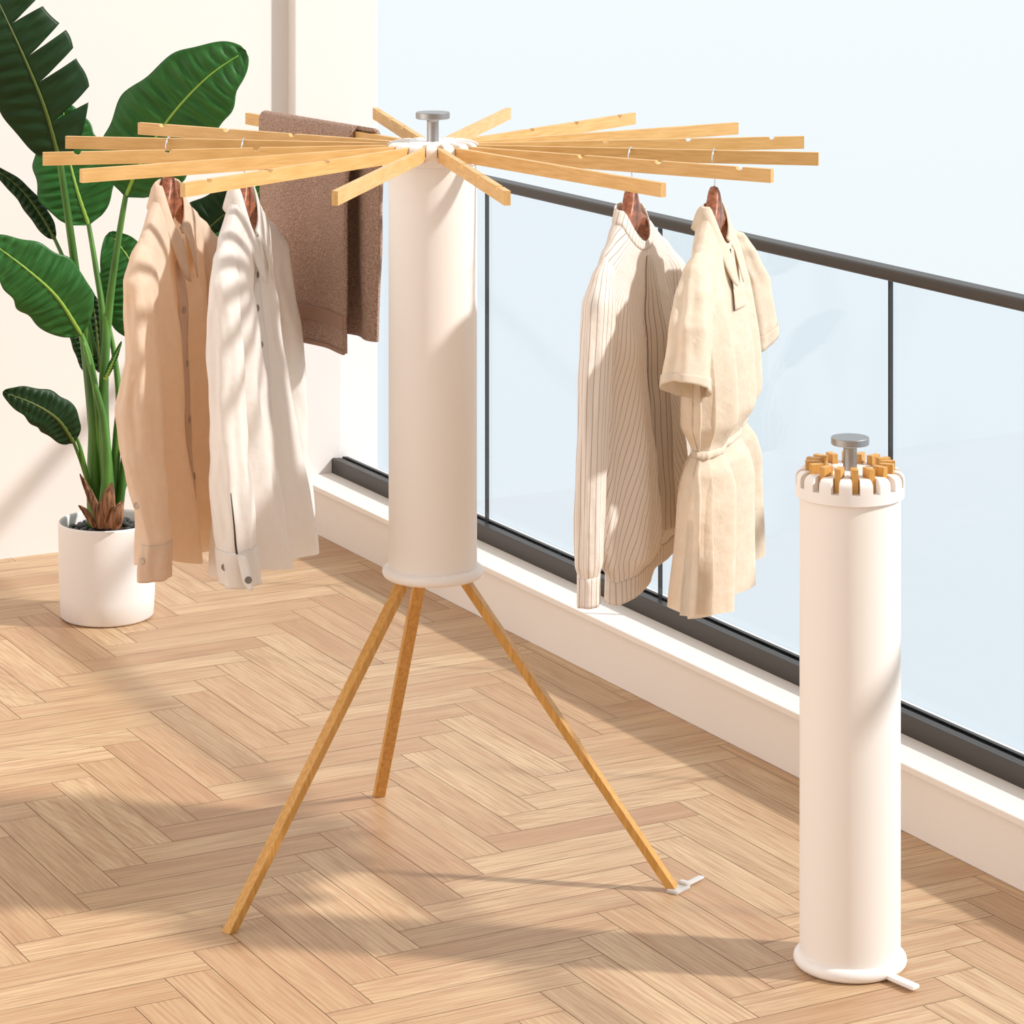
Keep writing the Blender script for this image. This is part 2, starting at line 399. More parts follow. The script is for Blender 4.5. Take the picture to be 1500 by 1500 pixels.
def sbox(name, boxes, m, bev=0.0):
    bm = bmesh.new()
    for lo, hi in boxes: add_box(bm, lo, hi)
    o = obj(name, bm, m, smooth=False)
    if bev: bevel(o, bev)
    return tag(o, kind='structure')
sbox('wall_back', [((-2.6, BACK, 0), (2.95, BACK + 0.15, 2.9))], M['plaster'])
sbox('wall_pillar', [((2.902, PIL, 0), (3.124, BACK + 0.149, 2.9))], M['plaster'], 0.004)
sbox('wall_knee', [((KX, 1.2, 0), (3.11, PIL, SX - 0.0125))], M['sill'], 0.001)
sbox('trim_sill', [((KX - 0.012, 1.2, SX - 0.0125), (3.12, PIL, SX))], M['sill'], 0.002)

# glass balustrade: channel, panes, joints, handrail
bal = thing('balcony_balustrade', 'frameless glass balcony balustrade with dark bronze handrail on the white sill', 'balustrade', (3.02, 3.8, SX))
RY0, RY1 = 1.25 - 3.8, PIL - 0.0005 - 3.8
bm = bmesh.new(); prof = [(-.020, 0), (-.020, .033), (-.017, .0355), (-.010, .0355), (-.010, .0315), (-.0075, .0315), (-.0075, .0345),
                          (.0015, .0345), (.0015, .0315), (.0105, .0315), (.0105, .0355), (.022, .0355), (.022, 0)]
A = [bm.verts.new((x, RY0, z)) for x, z in prof]; B = [bm.verts.new((x, RY1, z)) for x, z in prof]
for i in range(len(prof)): j = (i + 1) % len(prof); bm.faces.new((A[i], A[j], B[j], B[i]))
bm.faces.new(A[::-1]); bm.faces.new(B)
obj('bottom_channel', bm, M['rail'], bal, smooth=False)
bm = bmesh.new(); add_box(bm, (.0105, RY0, .0316), (.0118, RY1, .0368)); obj('glass_seal', bm, M['seal'], bal, smooth=False)
seams = [PIL - 0.004, 5.683, 4.955, 4.185, 3.41, 2.63, 1.85, 1.25]
for a, b_ in zip(seams, seams[1:]):
    bm = bmesh.new(); add_box(bm, (.002, b_ + .0018 - 3.8, .0318), (.010, a - .0018 - 3.8, .775))
    obj('glass_pane', bm, M['glass'], bal, smooth=False)
for a in seams[1:-1]:
    bm = bmesh.new(); add_box(bm, (.0015, a - .0013 - 3.8, .0318), (.0105, a + .0013 - 3.8, .775))
    obj('joint_strip', bm, M['seal'], bal, smooth=False)
bm = bmesh.new(); add_box(bm, (-.013, RY0, .770), (.025, RY1, .792)); bevel(obj('handrail', bm, M['rail'], bal, smooth=False), 0.006, 3)

# ------------------------------------------------------------------ the two drying racks
def ring_profile(r, z0, z1, inner):
    h = (z1 - z0) / 2; pr = [(inner, z0)]
    for k in range(9):
        a = -PI / 2 + PI * k / 8; pr.append((r - h + h * math.cos(a), (z0 + z1) / 2 + h * math.sin(a)))
    pr.append((inner, z1)); return pr
def make_cap(parent, r, rt, z0, z1, off):
    """round cap: solid base and hub with sixteen rounded teeth, the arm slots between them"""
    rin, zs, hw = .041, z0 + .0165, .0060
    bm = lathe([(0, z0), (r - .001, z0), (r, z0 + .001), (r, zs), (0, zs)], 128)
    lathe([(rin + .004, zs - .001), (rin + .004, z1 - .0016), (rin + .0024, z1), (0, z1)], 96, bm=bm)
    out = [(r, zs - .001), (r, z1 - .012)]
    for k in range(1, 8):
        a = PI / 2 * k / 7; out.append((r - .0115 + .0115 * math.cos(a), z1 - .0115 + .0115 * math.sin(a)))
    pr = [(rin, zs - .001)] + out + [(rin, z1)]
    for k in range(16):
        base = math.radians(off + 22.5 * k); secs = []
        m_ = 10
        for q in range(m_ + 1):
            row = []
            for R_, z in pr:
                d = math.asin(hw / R_); ph = d + (math.radians(22.5) - 2 * d) * q / m_
                row.append(bm.verts.new((R_ * math.cos(base + ph), R_ * math.sin(base + ph), z)))
            secs.append(row)
        n = len(pr)
        for A, B in zip(secs, secs[1:]):
            for i in range(n): j = (i + 1) % n; bm.faces.new((A[i], B[i], B[j], A[j]))
        bm.faces.new(secs[0]); bm.faces.new(secs[-1][::-1])
    return obj('slotted_cap', bm, M['white'], parent, angle=32)
def knob(parent, z, r, h, stem):
    pr = [(0, z), (stem * 1.05, z), (stem, z + .003), (stem, z + h - .016)]
    for k in range(1, 6):
        a = PI / 2 * k / 5; pr.append((stem + .005 - .005 * math.cos(a), z + h - .016 + .005 * math.sin(a)))
    pr += [(r - .001, z + h - .0105), (r, z + h - .0095), (r, z + h - .001), (r - .001, z + h), (0, z + h)]
    return obj('lifting_knob', lathe(pr, 72), M['steel'], parent, angle=40)

RACKP = C(-0.1276, 4.73)
rack = thing('drying_rack', 'opened umbrella-style drying rack with white tube body, standing on three wooden legs', 'drying rack', RACKP, -YAW)
CR = 0.0712; CAPZ0, CAPZ1 = 1.137, 1.172
obj('tube_body', lathe([(CR, .487), (CR, CAPZ0 - .0005), (CR - .0025, CAPZ0 - .0005), (CR - .0025, .487)], 128, closed=True), M['ivory'], rack, angle=30)
make_cap(rack, 0.0755, 0.04, CAPZ0, CAPZ1, 11.25)
knob(rack, CAPZ1, .0275, .047, .0095)
obj('bottom_flange', lathe(ring_profile(.0815, .471, .489, 0.0), 128), M['white'], rack)
def arm_bm(r0, r1, zt, h, wd, notches):
    bm = bmesh.new(); top = []
    for n_ in sorted(notches):
        for k in range(9):
            a = PI - PI * k / 8; top.append((n_ + .0058 * math.cos(a), zt - .0052 * math.sin(a)))
    prof = [(r0, zt)] + top + [(r1, zt)]
    T0 = [bm.verts.new((r, -wd / 2, z)) for r, z in prof]; T1 = [bm.verts.new((r, wd / 2, z)) for r, z in prof]
    B0_ = [bm.verts.new((r, -wd / 2, zt - h)) for r, z in prof]; B1 = [bm.verts.new((r, wd / 2, zt - h)) for r, z in prof]
    for i in range(len(prof) - 1):
        bm.faces.new((T0[i], T0[i + 1], T1[i + 1], T1[i])); bm.faces.new((B0_[i], B1[i], B1[i + 1], B0_[i + 1]))
        bm.faces.new((T0[i], B0_[i], B0_[i + 1], T0[i + 1])); bm.faces.new((T1[i], T1[i + 1], B1[i + 1], B1[i]))
    bm.faces.new((T0[0], T1[0], B1[0], B0_[0])); bm.faces.new((T0[-1], B0_[-1], B1[-1], T1[-1]))
    return bm
arm_plain = None; arm_notch = None
for k in range(16):
    a = math.radians(11.25 + 22.5 * k)
    notched = (k % 2 == 0)
    src = arm_notch if notched else arm_plain
    if src is None:
        src = obj('arm', arm_bm(.0415, .621, 1.1675, .0205, .0094, (.285, .425, .567) if notched else ()), M['arm'], rack, smooth=False)
        src['label'] = 'wooden arm with three round notches' if notched else 'plain wooden arm without notches'
        if notched: arm_notch = src
        else: arm_plain = src
        o = src
    else: o = src.copy(); COL.objects.link(o)
    o.rotation_euler = (0, 0, a)
# legs: feet on the floor, tops under the flange
feet = [(-0.4294, 4.459), (-0.2306, 5.084), (0.2563, 4.631)]
tops = [(-0.172, 4.702), (-0.146, 4.785), (-0.078, 4.708)]
legs = []
for (fx, fy), (tx, ty) in zip(feet, tops):
    a = Vector((fx + .1276, fy - 4.73, 0.0)); b_ = Vector((tx + .1276, ty - 4.73, .4725))
    d = (b_ - a).normalized(); out = Vector((a.x, a.y, 0)).normalized(); s = Vector((-out.y, out.x, 0)); q = d.cross(s).normalized()
    bm = bmesh.new(); hw, ht = .0098, .0066
    lo, hi = [], []
    for sx, sq in ((-1, -1), (1, -1), (1, 1), (-1, 1)):
        base = s * hw * sx + q * ht * sq
        for lst, z in ((lo, 0.0), (hi, .4715)):
            p0 = a + base; p = p0 + d * ((z - p0.z) / d.z); lst.append(bm.verts.new(p))
    for i in range(4): j = (i + 1) % 4; bm.faces.new((lo[i], lo[j], hi[j], hi[i]))
    bm.faces.new(lo[::-1]); bm.faces.new(hi)
    lg = bevel(obj('leg', bm, M['leg'], rack, smooth=False), 0.0012); legs.append(lg)
# clear foot pad with lever under the right leg
p = Vector((0.2563 + .1276 + .006, 4.631 - 4.73, 0)); bm = bmesh.new()
mtx = Matrix.Translation(p) @ Matrix.Rotation(math.radians(52), 4, 'Z')
add_box(bm, (-.019, -.010, 0.0), (.020, .010, .006), mtx); add_box(bm, (.012, -.009, .0055), (.022, .009, .011), mtx)
add_box(bm, (.0195, -.0055, .002), (.066, .0055, .0058), mtx)
bevel(obj('foot_pad', bm, M['clear'], rack, smooth=False), .0015)['label'] = 'clear plastic foot pad with lever'

R2P = C(0.4990, 4.333)
rk2 = thing('folded_drying_rack', 'folded drying rack closed into a white upright tube beside the balcony sill', 'drying rack', R2P, -YAW)
C2 = .0742
obj('tube_body', lathe([(C2, .018), (C2, .6915), (C2 - .0025, .6915), (C2 - .0025, .018)], 128, closed=True), M['ivory'], rk2, angle=30)
make_cap(rk2, .0798, .045, .692, .730, 0.0)
knob(rk2, .730, .0282, .048, .0103)
obj('bottom_flange', lathe(ring_profile(.0835, 0.0005, .0205, 0.0), 128), M['white'], rk2)
src = None
for k in range(16):
    a = math.radians(22.5 * k)
    if src is None:
        bm = bmesh.new(); add_box(bm, (.0455, -.0048, .10), (.066, .0048, .7435)); src = bevel(obj('arm', bm, M['leg'], rk2, smooth=False), .0006); o = src
    else: o = src.copy(); COL.objects.link(o)
    o.rotation_euler = (0, 0, a)
bm = bmesh.new(); mtx = Matrix.Rotation(math.radians(-52), 4, 'Z')
add_box(bm, (.074, -.0075, .004), (.135, .0075, .0105), mtx)
bevel(obj('release_lever', bm, M['white'], rk2, smooth=False), .0018, 3)

# ------------------------------------------------------------------ garments and hangers
def frame(Xc, Yc, z, near):
    """local x runs away from the camera across the shoulders, local -y is the garment's front"""
    fx, fy = -near[0], -near[1]
    return C(Xc, Yc, z), math.atan2(fy, fx) - YAW
ARMTOP = 1.1675
def make_hanger(loc, rz, label, drop=0.0):
    t = thing('coat_hanger', label, 'hanger', (loc.x, loc.y, ARMTOP), rz, 'wooden hangers on the rack arms')
    # hook: up the stem, over the arm, down the other side
    R = .0145; pts = [(0.004, 0, -.068), (0.004, 0, -.046), (0.006, 0, -.032), (0.0125, 0, -.021)]
    cz = -R + .0012
    for k in range(11):
        a = math.radians(-22 + k * 22); pts.append((R * math.cos(a), 0, cz + R * math.sin(a)))
    bm = tube(bmesh.new(), catmull(pts, 60), .0014, 10)
    o = obj('hook', bm, M['chrome'], t)
    # wooden body
    bm = bmesh.new(); rings = []
    for i in range(-24, 25):
        s = i / 24; a = .195 * s; e = abs(s)
        zc = interp([(0, -.088), (.2, -.106), (.436, -.133), (.69, -.157), (.91, -.182), (1, -.192)], e)[0] - drop
        hh = .031 * math.exp(-(e / .10) ** 2) + .0105 + .003 * e
        bb = .0118 - .002 * e; fw = -.006 * e ** 2
        ring = []
        for q in range(16):
            an = 2 * PI * q / 16; cx_, sx_ = math.cos(an), math.sin(an)
            ring.append(bm.verts.new((a, fw + bb * math.copysign(abs(cx_) ** .7, cx_), zc + hh * math.copysign(abs(sx_) ** .7, sx_))))
        rings.append(ring)
    for A, B in zip(rings, rings[1:]):
        for q in range(16): bm.faces.new((A[q], A[(q + 1) % 16], B[(q + 1) % 16], B[q]))
    bm.faces.new(rings[0][::-1]); bm.faces.new(rings[-1])
    obj('wooden_yoke', bm, M['hanger'], t)
    return t

def spow(v, p): return math.copysign(abs(v) ** p, v)
def shirt_body(tab, L, folds, seed, hem, neck_drop=.068, nfold=(2.6, 3.4), rough=.006, bshift=None, cinch=None):
    """returns f(phi, s): s in 0..1 neck to hem; phi 0 = far end, pi/2 = front"""
    def f(phi, s):
        z = -L * s
        w_, d_ = interp(tab, -z)
        cp, sp_ = math.cos(phi), math.sin(phi)
        a = w_ * spow(cp, .85); b = d_ * spow(sp_, .75)
        e = 1 - .45 * abs(cp) ** 3
        A = interp(folds, -z)[0]
        u = a / .22
        k = nfold[0] if sp_ > 0 else nfold[1]
        b += A * e * spow(math.sin(u * k * PI + (-.25 + .6 * z if sp_ > 0 else seed * 1.7 + 1.2 * z)), .7)
        b += A * .4 * e * math.sin(u * k * 2.3 * PI + seed * 3.1 - 2 * z)
        a += A * .35 * math.sin(-z * 14 + seed + cp)
        nn = ns(a * 9 + seed * 7, b * 12, z * 5 + seed) * 1.2 + .6 * ns(a * 24, b * 24 + seed, z * 16)
        b += rough * nn * min(1, -z / .08)
        a += rough * .6 * ns(a * 8, z * 9, seed * 3.3) * min(1, -z / .1)
        z -= neck_drop * max(0, sp_) * math.exp(z / .10) - .1 * neck_drop * max(0, -sp_) * math.exp(z / .05)
        z += hem(phi) * s ** 3
        if bshift: b += interp(bshift, L * s)[0]
        return Vector((a, -b, z))
    return f
def tube_mesh(f, ns_, nr, uvscale=(1, 1), skew=0.0):
    rows = [[f(2 * PI * j / nr, i / ns_) for j in range(nr)] for i in range(ns_ + 1)]
    mid = rows[ns_ // 2]; per = sum((mid[j] - mid[j - 1]).length for j in range(nr)); cum = [0]
    for j in range(nr): cum.append(cum[-1] + (mid[(j + 1) % nr] - mid[j]).length)
    Lz = abs(rows[-1][0].z - rows[0][0].z)
    return grid(rows, True, lambda i, j: (cum[j] + skew * Lz * i / ns_ * (1 if j < nr // 4 or j > nr * 3 // 4 else -1), Lz * i / ns_))
def sleeve_fn(side, ctab, rtab, L, seed, ztop, wr=.007, cut_=0.0):
    """ctab: (s, a, b) centre; rtab: (s, ra, rb)"""
    def f(phi, s):
        ca, cb = interp(ctab, s); ra, rb = interp(rtab, s)
        cp, sp_ = math.cos(phi), math.sin(phi)
        z = ztop - L * s
        nn = ns(cp * 1.6 + seed * 5, sp_ * 1.6, z * 9 + seed) + .5 * ns(cp * 3, sp_ * 3 + seed, z * 22)
        k = 1 + wr / .04 * nn * min(1, s * 5)
        k += (.07 * math.sin(3 * phi + seed + z * 5) + .05 * math.sin(7 * phi + 2 * seed - z * 9)) * min(1, s * 3)
        a = side * ca + ra * cp * k; b = cb + rb * sp_ * k
        z += cut_ * (-cp * side) * s ** 4 * -1
        return Vector((a, -b, z))
    return f
def strip_on(f, phi0, phi1, s0, s1, n, m, off):
    """band lying just off a surface function"""
    rows = []
    for i in range(n + 1):
        s = s0 + (s1 - s0) * i / n; r = []
        for j in range(m + 1):
            ph = phi0 + (phi1 - phi0) * j / m
            p = f(ph, s); c = f(ph + .02, s) - f(ph - .02, s); d = f(ph, min(1, s + .01)) - f(ph, max(0, s - .01))
            nrm = c.cross(d); nrm.normalize()
            ref = Vector((0, math.copysign(1, -math.sin(ph)), 0))
            if nrm.dot(ref) < 0: nrm = -nrm
            r.append(p + nrm * off)
        rows.append(r)
    return grid(rows, False, lambda i, j: (j * .01, i * .01))
def button(parent, p, nrm, m, r=.0056):
    nrm = nrm.normalized(); bm = lathe([(0, .0003), (r * .55, .0003), (r * .75, .0010), (r, .0006), (r, -.0004), (0, -.0004)], 20)
    q = nrm.to_track_quat('Z', 'Y').to_matrix().to_4x4()
    bmesh.ops.transform(bm, matrix=Matrix.Translation(p) @ q, verts=bm.verts[:])
    return obj('button', bm, m, parent)
def surf_n(f, ph, s):
    c = f(ph + .03, s) - f(ph - .03, s); d = f(ph, min(1, s + .015)) - f(ph, max(0, s - .015)); n = c.cross(d).normalized()
    if n.y * math.sin(ph) > 0: n = -n
    return n
def collar(f, parent, m, gap=.16, stand=.020, leaf=.044, point=.040, spread=.009):
    """turned-down collar round the neckline: stand up, roll, fall with pointed front ends"""
    rows = []; n = 64
    for i in range(n + 1):
        ph = PI / 2 + gap + (2 * PI - 2 * gap) * i / n
        base = f(ph, 0.004); c = Vector((0, 0, base.z))
        outd = Vector((base.x, base.y, 0)).normalized()
        fr = max(0, math.sin(ph)) ** 2                       # 1 at the front
        ends = math.exp(-(min(i, n - i) / n / .10) ** 2)
        r = []
        for q in range(13):
            u = q / 12
            if u < .35: v = u / .35; p = base - outd * .004 + Vector((0, 0, stand * (1 - .5 * fr) * v)) - outd * .004 * v
            else:
                v = (u - .35) / .65; drop = (leaf + point * ends) * v
                roll = math.sin(min(1, v * 2.5) * PI / 2)
                p = base - outd * .008 + Vector((0, 0, stand * (1 - .5 * fr) + .003 * math.sin(v * PI) - drop)) + outd * (.008 * roll + spread * v + .006 * v)
                tang = Vector((-math.copysign(1, math.cos(ph)), 0, 0)) * .010 * ends * v
                p += Vector((0, -.006 * ends * v, 0)) - tang * .2
            r.append(p)
        rows.append(r)
    return solid(obj('collar', grid(rows), m, parent), .0016)

# ---- beige shirt and ivory shirt (long sleeves)
BODY = [(0, .052, .021), (.012, .072, .022), (.03, .110, .022), (.055, .158, .022), (.085, .192, .022), (.11, .203, .023),
        (.2, .192, .026), (.4, .190, .030), (.62, .205, .034)]
FOLD = [(0, 0), (.08, .002), (.2, .009), (.4, .016), (.62, .020)]

def long_shirt(name, label, Xc, Yc, near, m, btn_m, seed, hem, body, folds, bsh, near_c, near_r, far_c, far_r, Ls, Lb, buttons, cuff_len=.055, zneck=1.078, slit=False):
    loc, rz = frame(Xc, Yc, zneck, near)
    t = thing(name, label, 'shirt', loc, rz)
    f = shirt_body(body, Lb, folds, seed, hem, bshift=bsh)
    obj('body', tube_mesh(f, 90, 120), m, t)
    # near sleeve (local -x) and far sleeve (+x)
    for side, ct, rt in ((-1, near_c, near_r), (1, far_c, far_r)):
        g = sleeve_fn(side, ct, rt, Ls, seed + side, -.052)
        lim = 1 - cuff_len / Ls
        sl = obj('sleeve', tube_mesh(lambda ph, s: g(ph, s * lim), 70, 48), m, t)
        def gc(ph, s, g=g, lim=lim):
            p = g(ph, lim - .004 + s * (1 - lim + .004)); c = g(0, lim + s * (1 - lim)) + g(PI, lim + s * (1 - lim)); c = c / 2
            d = Vector((p.x - c.x, p.y - c.y, 0)); return Vector((c.x, c.y, p.z)) + d * (1.03 + .05 * s)
        cf = solid(obj('cuff', tube_mesh(gc, 12, 48), m, sl), .0016)
        if side == -1:
            for ph, s in ((PI * 1.13, .42),):
                p = gc(ph, s); c = gc(0, s) + gc(PI, s); c /= 2
                button(cf, p, Vector((p.x - c.x, p.y - c.y, 0)), btn_m)
            if slit:      # open sleeve vent with a loose cuff end
                sf = lambda ph, s, g=g, lim=lim: g(ph, s * lim)
                rows = []
                for i in range(25):
                    s_ = .80 + .20 * i / 24; r = []
                    for ph in (PI * .905 - .02 - .05 * i / 24, PI * .905 + .02):
                        p = sf(ph, s_); c = (sf(0, s_) + sf(PI, s_)) / 2; r.append(p + Vector((p.x - c.x, p.y - c.y, 0)).normalized() * .0016)
                    rows.append(r)
                solid(obj('sleeve_vent', grid(rows), M['piping'], sl), .0006)
                base = gc(PI * .86, .05); rows = []
                for i in range(13):
                    u = i / 12; wd = .0085 * (1 - .75 * max(0, (u - .7) / .3) ** 2)
                    cc = base + Vector((-.012 * u - .002, -.004 - .016 * u, -.052 * u))
                    rows.append([cc + Vector((0, wd * k, 0)) for k in (1, .3, -.3, -1)])
                fl = solid(obj('cuff_tab', grid(rows), m, cf), .0016)
                button(fl, base + Vector((-.0125, -.0165, -.036)), Vector((-1, -.1, 0)), btn_m)
            else:
                p = g(PI * 1.10, .77); c = (g(0, .77) + g(PI, .77)) / 2; button(sl, p + Vector((-.001, 0, 0)), Vector((p.x - c.x, p.y - c.y, 0)), btn_m)
    pl = solid(obj('placket', strip_on(f, PI / 2 + .135, PI / 2 + .015, .03, .985, 90, 5, .0022), m, t), .0012)
    for s in buttons:
        ph = PI / 2 + .075; button(pl, f(ph, s) + surf_n(f, ph, s) * .0034, surf_n(f, ph, s), btn_m)
    collar(f, t, m)
    return t, f

hemA = lambda ph: .035 * abs(math.cos(ph)) ** 2.5 + .006 * math.sin(3 * ph)
ts, f = long_shirt('shirt', 'beige long-sleeved linen shirt hanging leftmost on the rack, above the plant pot',
    -.5636, 4.817, (-.17, -.985), M['beige'], M['button_light'], 1.0, hemA, BODY, FOLD, [(0, .003), (.1, .006), (.3, .013), (.6, .030)],
    [(0, .135, .001), (.05, .165, .004), (.12, .193, .010), (.35, .212, .020), (.5, .214, .012), (.62, .214, .016), (.75, .216, .030), (.88, .216, .044), (1, .216, .040)],
    [(0, .018, .006), (.05, .036, .016), (.12, .045, .024), (.35, .042, .023), (.52, .042, .034), (.66, .040, .030), (.88, .036, .021), (1, .036, .023)],
    [(0, .135, .001), (.05, .165, .004), (.12, .193, .010), (.45, .215, .02), (1, .222, .03)],
    [(0, .018, .006), (.05, .036, .016), (.12, .043, .026), (.5, .042, .030), (1, .034, .026)],
    .522, .585, (.30, .46, .62, .78))
hemB = lambda ph: .045 * abs(math.cos(ph)) ** 2.2 - .012 * math.sin(2 * ph + .6)
tw, f = long_shirt('shirt', 'ivory long-sleeved shirt with dark buttons, between the beige shirt and the brown towel',
    -.438, 4.792, (-.12, -.993), M['ivorycloth'], M['button_dark'], 2.3, hemB,
    [(0, .052, .021), (.012, .072, .022), (.03, .110, .022), (.055, .158, .022), (.085, .192, .022), (.11, .203, .023),
     (.2, .194, .027), (.4, .198, .034), (.62, .215, .044)],
    [(0, 0), (.08, .002), (.2, .010), (.4, .018), (.62, .024)], [(0, .003), (.1, .006), (.3, .016), (.6, .038)],
    [(0, .135, .001), (.05, .165, .004), (.12, .193, .012), (.4, .212, .019), (.7, .214, .024), (.85, .214, .030), (1, .214, .040)],
    [(0, .018, .006), (.05, .036, .016), (.12, .045, .022), (.3, .042, .027), (.6, .040, .027), (.76, .040, .033), (.9, .036, .030), (1, .034, .028)],
    [(0, .135, .001), (.05, .165, .004), (.12, .193, .010), (.45, .215, .026), (1, .222, .045)],
    [(0, .018, .006), (.05, .036, .016), (.12, .043, .026), (.5, .042, .030), (1, .034, .026)],
    .526, .600, (.17, .28, .39, .50, .61, .72, .83), slit=True)

# ---- striped shirt
loc, rz = frame(.189, 4.667, 1.066, (-.30, -.954))
st = thing('shirt', 'white pinstriped collarless long-sleeved shirt hanging beside the cream dress', 'shirt', loc, rz)
f = shirt_body([(0, .054, .023), (.012, .074, .024), (.03, .112, .024), (.055, .160, .024), (.085, .195, .024), (.11, .212, .025),
                (.2, .198, .032), (.38, .194, .036), (.50, .190, .038), (.525, .175, .030), (.56, .180, .030)], .555,
               [(0, 0), (.08, .002), (.2, .010), (.4, .016), (.5, .015), (.525, .006), (.56, .004)], 4.1,
               lambda ph: .022 * math.cos(ph), neck_drop=.052, rough=.006, bshift=[(0, .003), (.2, .010), (.5, .024)])
lim = .525 / .555
obj('body', tube_mesh(lambda ph, s: f(ph, s * lim), 90, 128, skew=.42), M['stripe'], st)
solid(obj('waistband', tube_mesh(lambda ph, s: f(ph, lim + s * (1 - lim)), 8, 128), M['stripe'], st), .002)
solid(obj('neckband', tube_mesh(lambda ph, s: f(ph, 0.02 * (1 - s)) + Vector((0, 0, .008 * s)), 4, 64), M['stripe'], st), .0022)
for side, ct, rt in ((-1, [(0, .138, .0), (.05, .168, .002), (.12, .198, .004), (.4, .220, .002), (.8, .224, -.004), (1, .224, -.006)],
                      [(0, .018, .006), (.05, .036, .017), (.12, .045, .024), (.5, .040, .021), (.88, .034, .021), (.915, .026, .016), (1, .026, .016)]),
                     (1, [(0, .138, .0), (.05, .168, .002), (.12, .198, .008), (.5, .222, .02), (1, .226, .02)],
                      [(0, .018, .006), (.05, .036, .017), (.12, .043, .028), (.5, .040, .028), (.88, .034, .024), (.915, .026, .019), (1, .026, .019)])):
    g = sleeve_fn(side, ct, rt, .518, 5 + side, -.050, wr=.005)
    sl = obj('sleeve', tube_mesh(lambda ph, s: g(ph, s * .915), 70, 48), M['stripe'], st)
    solid(obj('cuff', tube_mesh(lambda ph, s: g(ph, .912 + s * .088), 8, 48), M['stripe'], sl), .0018)
pl = solid(obj('placket', strip_on(f, PI / 2 + .07, PI / 2 - .07, .05, .90, 80, 4, .0020), M['stripe'], st), .0012)

# ---- cream dress with cinched waist and short sleeves
loc, rz = frame(.3195, 4.641, 1.072, (-.25, -.968))
dr = thing('dress', 'cream short-sleeved dress with gathered waist, rightmost garment on the rack', 'dress', loc, rz)
def dress_fn():
    tab = [(0, .052, .022), (.012, .070, .023), (.03, .106, .024), (.055, .150, .024), (.085, .180, .025), (.12, .192, .028),
           (.24, .194, .036), (.31, .190, .036), (.348, .166, .022), (.36, .165, .021), (.385, .184, .030), (.45, .204, .030), (.60, .222, .030)]
    def f_(phi, s):
        z = -.59 * s; w_, d_ = interp(tab, -z); cp, sp_ = math.cos(phi), math.sin(phi)
        a = w_ * spow(cp, .85); b = d_ * spow(sp_, .75)
        if -z < .354: A = interp([(0, 0), (.08, .001), (.16, .008), (.30, .016), (.340, .008), (.354, .003)], -z)[0]
        else: A = interp([(.354, .003), (.37, .010), (.42, .021), (.59, .028)], -z)[0]
        k = 9 if -z > .354 else 9
        e = 1 - .3 * abs(cp) ** 4
        b += A * e * math.sin(phi * 2 * k / 2 + 1.1 + z * .8) * (1 if sp_ > 0 else -1)
        a += A * .6 * math.sin(phi * k + .4)
        b += .004 * ns(a * 10, b * 10, z * 7) * min(1, -z / .08) + interp([(0, .002), (.2, .012), (.35, .010), (.6, .002)], -z)[0]
        z -= .050 * max(0, sp_) * math.exp(z / .09)
        z += .010 * math.sin(phi * 2 + 1) * s ** 3
        return Vector((a, -b, z))
    return f_
f = dress_fn()
sc = .354 / .59
bd = obj('bodice', tube_mesh(lambda ph, s: f(ph, s * sc), 80, 144), M['creamcloth'], dr)
obj('skirt', tube_mesh(lambda ph, s: f(ph, sc + s * (1 - sc)), 60, 160), M['creamcloth'], dr)
bm = bmesh.new(); pts = [f(2 * PI * j / 90, sc) for j in range(91)]
rows = []
for dz, o_ in ((.006, .001), (.004, .004), (0, .005), (-.004, .004), (-.006, .001)):
    rows.append([p + Vector((p.x, p.y * 3, 0)).normalized() * (o_ + .0012 * math.sin(j * 1.9)) + Vector((0, 0, dz)) for j, p in enumerate(pts)])
solid(obj('waist_gathering', grid(rows), M['creamcloth'], dr), .001)
for side in (-1, 1):
    if side == -1:
        ct = [(0, .130, .0), (.12, .160, .002), (.30, .190, .006), (.5, .226, .008), (1, .252, .006)]
        rt = [(0, .018, .006), (.12, .036, .018), (.3, .050, .027), (.6, .056, .032), (1, .058, .036)]
    else:
        ct = [(0, .130, .0), (.12, .160, .002), (.30, .190, .008), (.5, .220, .018), (1, .240, .022)]
        rt = [(0, .004, .004), (.05, .028, .022), (.2, .046, .030), (.6, .05, .034), (1, .052, .036)]
    g = sleeve_fn(side, ct, rt, .190, 9 + side, -.046, wr=.003, cut_=.022)
    sl = obj('sleeve', tube_mesh(g, 40, 56), M['creamcloth'], dr)
    solid(obj('sleeve_hem', tube_mesh(lambda ph, s: g(ph, .90 + .105 * s) + (g(ph, .95) - (g(0, .95) + g(PI, .95)) / 2) * .03, 4, 56), M['creamcloth'], sl), .0012)
collar(f, dr, M['creamcloth'], gap=.20, stand=.014, leaf=.038, point=.034, spread=.009)
pk = solid(obj('placket', strip_on(f, PI / 2 + .12, PI / 2 - .05, .03, .24, 26, 4, .0024), M['creamcloth'], dr), .0014)
bm = bmesh.new(); tube(bm, [f(PI / 2 + .13, .03 + .21 * i / 30) + surf_n(f, PI / 2 + .13, .03 + .21 * i / 30) * .0035 for i in range(31)], .0010, 6)
obj('placket_piping', bm, M['piping'], pk)

# hangers
for (X, Y, near, lab) in ((-.5636, 4.817, (-.17, -.985), 'brown wooden hanger holding the beige shirt'),
                          (-.438, 4.792, (-.12, -.993), 'brown wooden hanger holding the ivory shirt'),
                          (.189, 4.667, (-.30, -.954), 'brown wooden hanger holding the pinstriped shirt'),
                          (.3195, 4.641, (-.25, -.968), 'brown wooden hanger holding the cream dress')):
    loc, rz = frame(X, Y, 0, near); make_hanger(loc, rz, lab, .010 if X > 0 else .008)

# ---- towel over the back left arm
tl = thing('towel', 'brown terry bath towel folded over a rear arm of the rack', 'towel', (RACKP.x, RACKP.y, ARMTOP), math.radians(123.75) - YAW)
